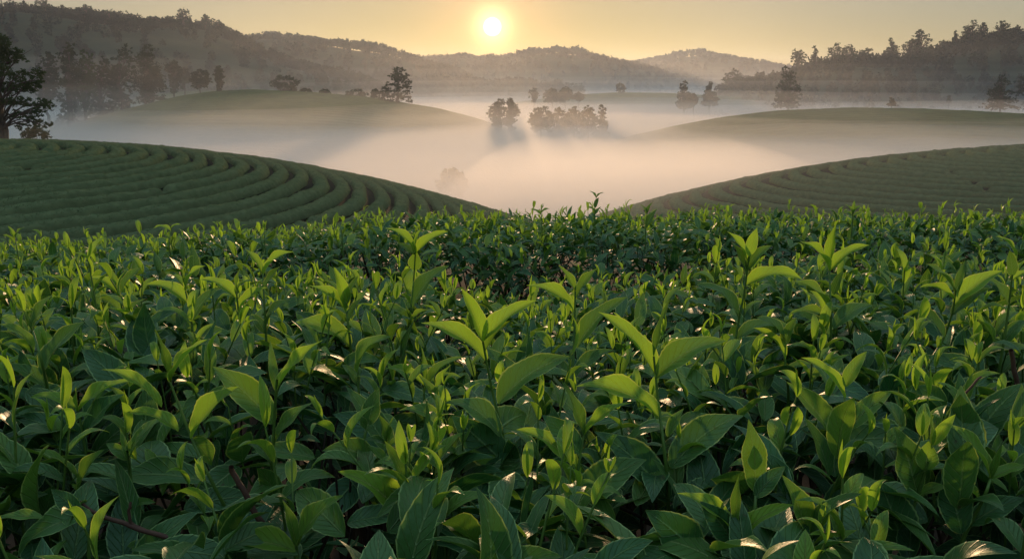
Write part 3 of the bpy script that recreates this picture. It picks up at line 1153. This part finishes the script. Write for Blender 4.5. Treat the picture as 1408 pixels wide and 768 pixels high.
def bush_wood(x0, x1, y0, y1, rg):
    """stems of a bush rising from one foot on the soil"""
    cx, cy = (x0+x1)/2, (y0+y1)/2
    parts = []
    for k in range(16):
        e = np.array([rg.uniform(x0, x1), rg.uniform(max(y0, .45), y1), 0])
        e[2] = float(canopy(e[0], e[1]))+EYE-.05
        f = np.array([cx+rg.normal()*.05, cy+rg.normal()*.05, -.02])
        m = np.linspace(0, 1, 9)[:, None]
        ctl = np.array([(f[0]+e[0])/2+rg.normal()*.08, (f[1]+e[1])/2+rg.normal()*.08, .35])
        line = (1-m)**2*f+2*m*(1-m)*ctl+m*m*e
        line += rg.normal(size=line.shape)*.008
        parts.append(tube(line, np.linspace(.011, .0022, 9), 6))
        for _ in range(4):
            j = rg.integers(4, 8)
            s0 = line[j]
            e2 = s0+np.array([rg.normal()*.12, rg.normal()*.12, 0])
            e2[2] = float(canopy(e2[0], e2[1]))+EYE-.03
            mm = np.linspace(0, 1, 5)[:, None]
            l2 = s0*(1-mm)+e2*mm+rg.normal(size=(5, 3))*.004
            parts.append(tube(l2, np.linspace(.004, .0014, 5), 5))
    return join(parts)


POSN = ['first', 'second', 'third', 'fourth', 'fifth', 'sixth', 'seventh', 'eighth', 'ninth']
rows = [  # y0, y1, xmax, n, leaves per bush, shoots per bush, lod, words
    (.34, 1.35, 1.08, 4, 950, 64, 0, 'broad-leaved tea bush in the very front, %s of four from the left'),
    (1.35, 2.52, 1.80, 6, 1250, 84, 1, 'tea bush just behind the front ones, %s of six from the left'),
    (2.72, 4.24, 2.95, 6, 1700, 97, 2, 'tea bush beyond the dark alley, %s of six from the left'),
    (4.38, 6.1, 4.2, 7, 1700, 97, 2, 'tea bush along the far edge of the tea field, %s of seven from the left'),
]
bushes = []
for (y0, y1, xm, n, nleaf, nsh, lod, words) in rows:
    wdt = 2*xm/n
    for k in range(n):
        rg = np.random.default_rng(1000+len(bushes)*17)
        x0, x1 = -xm+k*wdt, -xm+(k+1)*wdt
        # only what can be seen near the camera
        c = ((x0+x1)/2, (y0+y1)/2, 0.0)
        b = thing('tea_bush', words % POSN[k], 'tea bush', c, 'tea bushes of the field in front')
        p = fill_bush(x0-.04, x1+.04, y0-.03, y1+.03, nleaf, rg, lod)
        put('foliage', p.build('foliage', c), b)
        wv, wf = bush_wood(x0, x1, y0, y1, rg)
        put('branches', mesh('branches', wv-np.array(c), wf, M_twig), b)
        lib = SP_HI if lod == 0 else SP_LO
        cnt = 0
        while cnt < nsh:
            x, y = rg.uniform(x0, x1), rg.uniform(y0, y1)
            if y < .55 or abs(x) > .68*y+.25:
                if abs(x) > .68*y+.6 and rg.random() < .5:
                    cnt += 1
                continue
            z = float(canopy(x, y))
            if lod and vnoise(np.array([x/.4]), np.array([y/.4]), 99)[0] < -.55 and rg.random() < .5:
                continue
            o = put('shoot', lib[rg.integers(len(lib))], b, (x-c[0], y-c[1], z+EYE-c[2]+rg.uniform(-.035, .012)-(.015 if y < 1.2 else 0)))
            o.rotation_euler = (rg.normal()*.16, rg.normal()*.16, rg.uniform(0, 2*PI))
            s = rg.uniform(.78, 1.15)
            if y < 2.5:
                s *= .84
            o.scale = (s, s, s*(1.0 if rg.random() < .86 else 1.35))
            cnt += 1
        bushes.append((b, x0, x1, y0, y1, c))

# ------------------------------------------------------------------ the tall shoots one can tell apart, traced from the photo
UP = np.array([0, 0, 1.0])


def hero(d, stem, leaves, seed=0, r=.0020):
    """stem: photo points foot to top; leaves: (base x, y, tip x, y, width, bow, roll in degrees, age[, depth shift of the tip])"""
    rg = np.random.default_rng(5000+seed)
    P = [at(x, y, d+.012*rg.normal()) for x, y in stem]
    b = min(bushes, key=lambda q: max(q[1]-P[0][0], P[0][0]-q[2], 0)+max(q[3]-d, d-q[4], 0))
    c = np.array(b[5])
    # smooth the stem, and root it a little deeper
    P = [P[0]+np.array([0, 0, -.10])]+P
    P = np.array(P)
    m = np.linspace(0, len(P)-1, 4*len(P))
    line = np.stack([np.interp(m, np.arange(len(P)), P[:, k]) for k in range(3)], 1)
    ker = np.array([.25, .5, .25])
    for _ in range(2):
        line[1:-1] = .25*line[:-2]+.5*line[1:-1]+.25*line[2:]
    s = Pack()
    s.stem(line, np.linspace(r*1.25, r*.6, len(line)), 7)
    root = line[0]
    so = put('shoot', s.build('shoot', root, [M_leaf, M_stem, M_wood]), b[0], tuple(root-c))
    camdir = np.array([0, -math.cos(PITCH), math.sin(PITCH)])
    for lf in leaves:
        bx, by, tx, ty, wd, bow, roll, age = lf[:8]
        if roll < 75 and age < .9:
            roll *= .75
        if wd > .3:
            wd = .3+(wd-.3)*.65
        dz = lf[8] if len(lf) > 8 else rg.uniform(-.22, .22)
        A = at(bx, by, d)
        i = np.argmin(np.linalg.norm(line-A, axis=1))
        if np.linalg.norm(line[i]-A) < .012:
            A = line[i]
        B = at(tx, ty, d)
        L_ = np.linalg.norm(B-A)
        B = at(tx, ty, d+dz*L_)
        a = B-A
        a /= np.linalg.norm(a)
        # the side that faces up, or away from the stem for upright leaves
        pr = np.cross(a, np.cross(UP*.8+camdir*.05, a))
        outw = np.array([-np.sign(tx-bx)*0.0, 0, 0])
        if np.linalg.norm(pr) < .25:
            pr = np.cross(a, np.cross(np.array([np.sign(bx-tx) or 1.0, 0, .3]), a))
        pr /= np.linalg.norm(pr)
        Ctl = (A+B)/2+pr*L_*bow
        cp = camdir-a*(a@camdir)
        cp /= np.linalg.norm(cp)
        n = pr*math.cos(R(roll))+cp*math.sin(R(roll))
        lp = Pack()
        fold = R(22+20*age) if roll < 70 else R(10)
        lp.leaf(age, A, Ctl, B, n, wd, fold, nl=26, nw=6, wave=.022+.022*rg.random(), serr=.035, tipcurl=rg.uniform(0, .12), seed=rg.uniform(0, 6))
        put('leaf', lp.build('leaf', A), so, tuple(A-root))
    return so


Y, G, D = .92, .55, .12       # young yellow-green, mid green, dark
H = [
 (.95, [(68, 545), (56, 490), (45, 455)], [(45, 457, 31, 424, .20, .05, 30, G), (46, 455, 70, 404, .42, .10, 60, .4), (46, 480, -2, 443, .34, .22, 20, .7), (57, 515, 115, 440, .42, .12, 55, .3), (62, 535, -8, 503, .36, .26, 25, .45), (38, 520, 26, 482, .5, .1, 80, D)]),
 (1.25, [(176, 478), (171, 440), (163, 400)], [(163, 400, 145, 358, .20, .05, 30, .7), (163, 402, 122, 380, .36, .30, 25, Y), (164, 408, 193, 366, .42, .14, 55, .45), (167, 432, 108, 404, .30, .25, 20, .7), (168, 445, 200, 410, .46, .22, 30, .5)]),
 (1.25, [(266, 460), (262, 430), (255, 400)], [(255, 402, 248, 368, .16, .05, 30, .6), (256, 400, 281, 363, .30, .25, 25, Y), (257, 418, 200, 391, .34, .32, 25, Y), (265, 444, 300, 394, .44, .14, 55, .4), (264, 460, 202, 440, .40, .34, 20, .6), (268, 466, 330, 468, .36, .3, 15, .45)]),
 (1.15, [(331, 475), (328, 430), (325, 400)], [(325, 404, 329, 368, .24, .05, 60, .6), (323, 415, 274, 382, .34, .26, 25, Y), (330, 434, 367, 394, .44, .22, 30, Y), (326, 402, 350, 385, .3, .3, 20, .5)]),
 (.80, [(330, 735), (290, 660), (262, 600), (234, 525)], [(231, 527, 214, 452, .18, .03, 30, G), (235, 530, 284, 466, .28, .16, 20, Y), (222, 560, 140, 503, .24, .20, 12, Y), (263, 598, 328, 531, .44, .14, 50, .8), (284, 662, 148, 660, .30, .16, 35, .3), (245, 593, 173, 566, .34, .26, 12, Y), (262, 596, 292, 640, .7, .1, 60, .5), (300, 690, 260, 655, .36, .1, 50, .3)]),
 (.83, [(372, 700), (374, 640), (378, 560), (381, 522)], [(381, 528, 371, 467, .18, .03, 50, .5), (383, 530, 444, 467, .26, .14, 25, Y), (375, 583, 293, 502, .46, .06, 65, .55, .0), (378, 612, 428, 550, .30, .14, 35, .45), (376, 640, 336, 606, .6, .35, 20, .4), (372, 680, 420, 690, .5, .1, 60, .25)]),
 (1.12, [(485, 500), (478, 440), (473, 402)], [(474, 425, 460, 367, .34, .06, 60, Y), (474, 428, 492, 379, .42, .08, 60, .4), (472, 432, 424, 392, .34, .24, 22, Y), (480, 475, 400, 444, .44, .28, 45, .75), (474, 445, 495, 410, .4, .1, 50, .3)]),
 (.98, [(494, 560), (492, 512)], [(491, 514, 538, 462, .50, .34, 30, .6), (493, 530, 470, 500, .4, .2, 40, .3)]),
 (1.35, [(553, 500), (562, 450), (568, 400), (571, 350)], [(570, 346, 530, 311, .34, .24, 20, Y), (571, 346, 577, 314, .34, .1, 40, .8), (572, 347, 616, 317, .36, .18, 40, Y), (569, 352, 547, 334, .44, .1, 60, .35), (570, 378, 572, 345, .85, .0, 85, .7, -.1), (568, 422, 614, 363, .44, .14, 55, .4), (562, 453, 524, 418, .52, .34, 30, .5), (560, 445, 590, 425, .4, .2, 25, .8)]),
 (.84, [(704, 660), (690, 590), (676, 535), (664, 470)], [(662, 462, 634, 396, .36, .06, 50, Y), (664, 473, 738, 413, .36, .16, 35, Y), (665, 500, 579, 443, .32, .22, 25, Y), (685, 555, 782, 488, .46, .16, 50, .45), (688, 600, 611, 549, .42, .30, 30, .4), (697, 640, 622, 572, .62, .02, 80, .12), (668, 490, 700, 440, .4, .1, 40, .7), (700, 640, 645, 655, .5, .3, 30, .4)]),
 (.72, [(553, 775), (555, 730), (561, 678)], [(562, 680, 531, 606, .26, .04, 60, .5), (552, 718, 465, 647, .40, .22, 30, Y), (563, 682, 604, 613, .28, .14, 30, Y), (560, 748, 621, 702, .5, .1, 60, .25), (577, 757, 651, 735, .46, .26, 30, .3), (556, 715, 590, 690, .5, .1, 80, D)]),
 (.68, [(409, 790), (408, 745)], [(407, 750, 391, 688, .26, .04, 60, .55), (410, 750, 471, 680, .38, .16, 40, .6), (406, 758, 301, 757, .42, .30, 22, Y), (410, 762, 300, 768, .3, .1, 20, .3)]),
 (1.10, [(787, 530), (790, 450), (791, 400)], [(791, 402, 769, 364, .38, .05, 50, .7), (792, 406, 822, 368, .38, .10, 50, .6), (787, 432, 724, 392, .34, .26, 25, Y), (794, 478, 862, 407, .34, .16, 45, .5), (790, 518, 844, 480, .40, .22, 40, .35)]),
 (.82, [(920, 690), (914, 620), (906, 560), (899, 490)], [(899, 492, 918, 411, .16, .02, 40, .5), (897, 520, 823, 428, .30, .16, 25, Y), (908, 527, 998, 464, .44, .18, 50, .6), (907, 580, 793, 526, .34, .22, 25, Y), (922, 643, 1023, 568, .44, .18, 50, .3), (914, 682, 820, 590, .42, .12, 60, .12), (918, 600, 940, 560, .4, .1, 40, .5)]),
 (.76, [(787, 740), (792, 660), (803, 598)], [(804, 598, 776, 523, .24, .03, 60, .45), (806, 602, 866, 550, .26, .14, 25, Y), (790, 642, 710, 588, .38, .22, 22, Y), (796, 712, 889, 631, .52, .20, 50, .4), (790, 620, 745, 570, .5, .1, 80, .15)]),
 (.66, [(1008, 790), (1010, 735)], [(1012, 722, 1015, 654, .20, .02, 70, .5), (1005, 737, 932, 675, .34, .20, 22, Y), (1012, 742, 1091, 692, .32, .16, 25, Y), (965, 768, 892, 703, .62, .05, 75, .15), (1010, 745, 965, 690, .6, .05, 80, .12)]),
 (.70, [(1036, 760), (1038, 700), (1040, 660)], [(1041, 668, 1031, 577, .40, .02, 80, .55), (1038, 645, 1037, 612, .8, .0, 80, .75), (1040, 690, 1080, 640, .5, .1, 60, .2)]),
 (1.15, [(1000, 540), (1012, 460), (1024, 400), (1030, 352)], [(1030, 362, 1001, 317, .34, .12, 35, Y), (1033, 348, 1041, 313, .44, .05, 70, Y), (1029, 380, 1007, 332, .36, .08, 60, .3), (1032, 372, 1061, 336, .48, .16, 50, .5), (1016, 442, 959, 388, .34, .28, 35, .25), (1015, 475, 1090, 448, .34, .30, 25, .4), (1028, 400, 1105, 383, .38, .30, 30, Y)]),
 (1.20, [(1143, 470), (1142, 420), (1140, 362)], [(1140, 357, 1149, 308, .28, .02, 55, .85), (1140, 370, 1101, 332, .36, .24, 25, Y), (1146, 374, 1196, 335, .32, .22, 30, Y), (1140, 428, 1090, 385, .36, .26, 25, .7), (1139, 437, 1084, 432, .34, .28, 25, .7), (1146, 452, 1202, 418, .44, .26, 45, .35), (1146, 405, 1159, 371, .4, .05, 60, .35)]),
 (1.12, [(1270, 510), (1296, 470), (1310, 430), (1314, 400)], [(1314, 402, 1274, 361, .30, .12, 35, .5), (1314, 407, 1327, 357, .22, .02, 60, .45), (1316, 414, 1379, 372, .38, .16, 30, Y), (1312, 408, 1265, 392, .38, .26, 20, Y), (1298, 464, 1256, 420, .42, .14, 60, .3), (1314, 428, 1362, 394, .36, .16, 50, .3)]),
 (1.15, [(1380, 470), (1386, 430), (1392, 378)], [(1396, 352, 1371, 323, .36, .2, 25, .8), (1392, 380, 1388, 344, .62, .02, 80, .5), (1386, 412, 1356, 378, .46, .12, 50, .5), (1392, 385, 1420, 372, .4, .2, 25, Y), (1375, 475, 1412, 438, .46, .2, 45, .4), (1366, 470, 1327, 427, .34, .2, 30, .8)]),
 (1.10, [(1085, 545), (1080, 500), (1077, 470)], [(1078, 492, 1036, 450, .36, .24, 22, Y), (1080, 474, 1094, 436, .44, .05, 55, .5), (1078, 472, 1040, 436, .5, .3, 30, .3), (1083, 520, 1120, 500, .4, .2, 30, .5)]),
 (.85, [(1166, 690), (1164, 620), (1163, 570), (1160, 530)], [(1159, 546, 1104, 489, .30, .14, 25, Y), (1162, 532, 1192, 482, .40, .12, 45, .7), (1163, 628, 1083, 524, .40, .08, 55, .55), (1168, 590, 1228, 536, .40, .16, 50, .6), (1163, 640, 1130, 590, .5, .1, 70, .3)]),
 (.72, [(1242, 750), (1258, 690), (1276, 635)], [(1258, 682, 1233, 587, .50, .03, 75, .35), (1280, 616, 1276, 556, .22, .02, 70, .45), (1283, 612, 1314, 569, .40, .08, 50, Y), (1276, 643, 1277, 606, .95, .0, 80, .8), (1232, 742, 1212, 662, .70, .02, 80, .10), (1262, 692, 1308, 668, .42, .26, 25, .75)]),
 (.72, [(1322, 740), (1345, 700), (1358, 672), (1364, 648)], [(1363, 650, 1302, 579, .30, .14, 35, .75), (1362, 664, 1378, 612, .20, .02, 60, .5), (1368, 665, 1412, 640, .36, .16, 30, .8), (1356, 692, 1309, 665, .42, .22, 20, .8), (1322, 733, 1296, 638, .60, .03, 80, .12), (1338, 727, 1412, 684, .46, .14, 50, .2)]),
 (.66, [(1110, 790), (1113, 740)], [(1113, 742, 1077, 652, .44, .05, 65, .5), (1113, 764, 1178, 727, .34, .2, 25, Y), (1120, 775, 1180, 740, .6, .05, 70, .12)]),
 (.86, [(125, 680), (116, 610), (108, 565)], [(107, 568, 40, 543, .32, .24, 18, Y), (110, 566, 181, 521, .32, .16, 30, .85), (118, 602, 166, 540, .44, .08, 60, .15), (113, 628, 20, 572, .44, .24, 45, .15), (107, 562, 104, 530, .24, .02, 60, .7)]),
 (.75, [(113, 730), (110, 672)], [(108, 672, 141, 617, .42, .1, 55, .5), (106, 655, 47, 613, .2, .14, 10, .6), (60, 712, 74, 668, .7, .02, 80, .2), (108, 674, 98, 664, .5, .1, 40, .8)]),
 (.76, [(181, 710), (178, 640), (175, 620)], [(177, 640, 150, 617, .5, .12, 60, .6), (178, 640, 198, 585, .34, .1, 40, .5), (175, 636, 165, 588, .2, .02, 60, .6), (176, 642, 145, 608, .5, .1, 60, .5), (180, 695, 214, 690, .36, .2, 50, .45)]),
 (.66, [(120, 760), (128, 708)], [(128, 708, 18, 766, .40, .22, 35, .3), (60, 712, -6, 712, .3, .1, 25, .6), (110, 706, 70, 672, .6, .05, 75, .15)]),
 (1.20, [(366, 470), (363, 410), (361, 372)], [(361, 376, 337, 341, .32, .14, 25, .8), (362, 378, 403, 345, .34, .26, 30, Y), (364, 400, 385, 365, .4, .1, 50, .4), (366, 455, 400, 410, .4, .3, 30, .3), (366, 460, 345, 430, .5, .1, 60, .3)]),
 (1.0, [(584, 590), (583, 530)], [(583, 533, 527, 504, .30, .26, 15, Y), (583, 530, 581, 475, .18, .02, 60, .6), (592, 536, 635, 487, .30, .2, 25, .6)]),
 (.92, [(622, 620), (612, 580), (598, 540)], [(606, 582, 548, 562, .36, .28, 20, .7), (604, 560, 576, 515, .3, .1, 40, .6), (600, 545, 618, 500, .34, .1, 40, .8), (612, 590, 640, 560, .5, .1, 60, .3)]),
 (.78, [(533, 660), (531, 610)], [(532, 608, 500, 604, .4, .2, 40, .3), (531, 612, 560, 600, .34, .2, 20, .6), (531, 608, 521, 570, .4, .1, 50, .5), (532, 606, 540, 572, .2, .02, 50, .7), (531, 640, 505, 612, .4, .15, 40, .6)]),
 (.80, [(500, 600), (508, 580)], [(508, 584, 520, 533, .56, .04, 80, .3), (508, 590, 488, 570, .5, .1, 60, .35)]),
 (.90, [(1330, 555), (1300, 530)], [(1300, 562, 1262, 530, .6, .1, 75, .3), (1256, 590, 1232, 540, .55, .05, 75, .15), (1330, 560, 1360, 505, .3, .2, 30, .5)]),
 (3.6, [(817, 312), (818, 285), (820, 270)], [(820, 272, 811, 262, .4, .2, 30, .4), (820, 272, 830, 264, .4, .2, 30, .4), (818, 285, 823, 271, .5, .1, 50, .3), (818, 290, 807, 284, .4, .2, 30, .4), (817, 296, 826, 284, .4, .1, 50, .3)]),
 (3.4, [(745, 310), (744, 293)], [(744, 295, 729, 287, .36, .2, 30, .5), (745, 294, 756, 286, .4, .2, 30, .5), (744, 294, 748, 281, .3, .1, 30, .5)]),
 (3.2, [(888, 315), (890, 290)], [(889, 294, 880, 281, .36, .2, 30, .5), (889, 294, 897, 278, .36, .2, 30, .5), (887, 312, 903, 288, .44, .1, 60, .3)]),
 (3.4, [(990, 310), (988, 290)], [(988, 292, 978, 280, .36, .2, 30, .6), (988, 292, 1000, 282, .36, .2, 30, .6), (988, 294, 989, 278, .3, .1, 40, .6), (989, 305, 978, 296, .4, .1, 50, .3)]),
 (2.9, [(232, 330), (236, 318), (234, 308)], [(234, 318, 210, 314, .34, .36, 20, .8), (234, 314, 250, 309, .34, .3, 20, .8), (234, 316, 233, 306, .2, .02, 30, .7), (236, 330, 222, 322, .4, .2, 30, .6)]),
 (2.4, [(24, 345), (20, 325)], [(20, 328, 11, 310, .34, .15, 30, .8), (21, 327, 34, 312, .34, .2, 30, .6), (20, 335, 4, 322, .4, .2, 30, .8)]),
 (2.9, [(363, 322), (364, 312)], [(364, 314, 361, 304, .5, .05, 60, .7), (364, 314, 367, 303, .5, .05, 60, .8)]),
 (2.9, [(470, 318), (466, 308), (462, 306)], [(462, 306, 464, 291, .55, .03, 80, .5)]),
 (2.6, [(1173, 300), (1172, 290)], [(1172, 292, 1162, 280, .34, .15, 30, .7), (1172, 292, 1184, 282, .34, .2, 30, .6), (1172, 292, 1175, 275, .3, .1, 40, .7), (1172, 297, 1160, 292, .4, .2, 30, .6), (1173, 298, 1188, 292, .4, .2, 30, .6)]),
]
for k, (d, st, lv) in enumerate(H):
    hero(d, st, lv, k)


# more long shoots standing above the table of the near bushes
rg = np.random.default_rng(77)
for q in [b for b in bushes if b[3] < 2.6]:
    b, x0, x1, y0, y1, c = q
    for k in range(10):
        x, y = rg.uniform(x0, x1), rg.uniform(max(y0, .72), y1)
        if abs(x) > .66*y+.1:
            continue
        o = put('shoot', SP_TALL[rg.integers(len(SP_TALL))], b, (x-c[0], y-c[1], float(canopy(x, y))+EYE-.06))
        o.rotation_euler = (rg.normal()*.14, rg.normal()*.14, rg.uniform(0, 2*PI))
        s = rg.uniform(.62, .95)*(.8 if y < 1.1 else 1)
        o.scale = (s, s, s)


# bare reddish branches showing through at the bottom left
def branch(d, pts, r0, r1, seed):
    rg = np.random.default_rng(seed)
    P = np.array([at(x, y, d) for x, y in pts])
    b = min(bushes, key=lambda q: max(q[1]-P[-1][0], P[-1][0]-q[2], 0)+max(q[3]-d, d-q[4], 0))
    m = np.linspace(0, len(P)-1, 5*len(P))
    line = np.stack([np.interp(m, np.arange(len(P)), P[:, k]) for k in range(3)], 1)
    line += rg.normal(size=line.shape)*.0012
    for _ in range(2):
        line[1:-1] = .25*line[:-2]+.5*line[1:-1]+.25*line[2:]
    c = np.array(b[5])
    V, Fc = tube(line, np.linspace(r0, r1, len(line))*.68, 8)
    o = put('bare_branch', mesh('bare_branch', V-line[0], Fc, M_wood), b[0], tuple(line[0]-c))
    o['label'] = 'reddish brown bare branch'


branch(.70, [(108, 690), (130, 705), (180, 722), (240, 742), (300, 755)], .0026, .0042, 1)
branch(.70, [(300, 760), (240, 742), (180, 722), (178, 700), (181, 690)], .003, .0018, 2)
branch(.72, [(316, 640), (330, 668), (350, 700), (372, 740), (380, 775)], .0038, .0052, 3)
branch(.95, [(168, 575), (205, 600), (230, 625), (255, 640)], .003, .004, 4)
branch(.95, [(1390, 480), (1398, 520), (1404, 560)], .004, .005, 5)
branch(.80, [(1350, 515), (1325, 545), (1305, 570), (1290, 590)], .0016, .0026, 6)
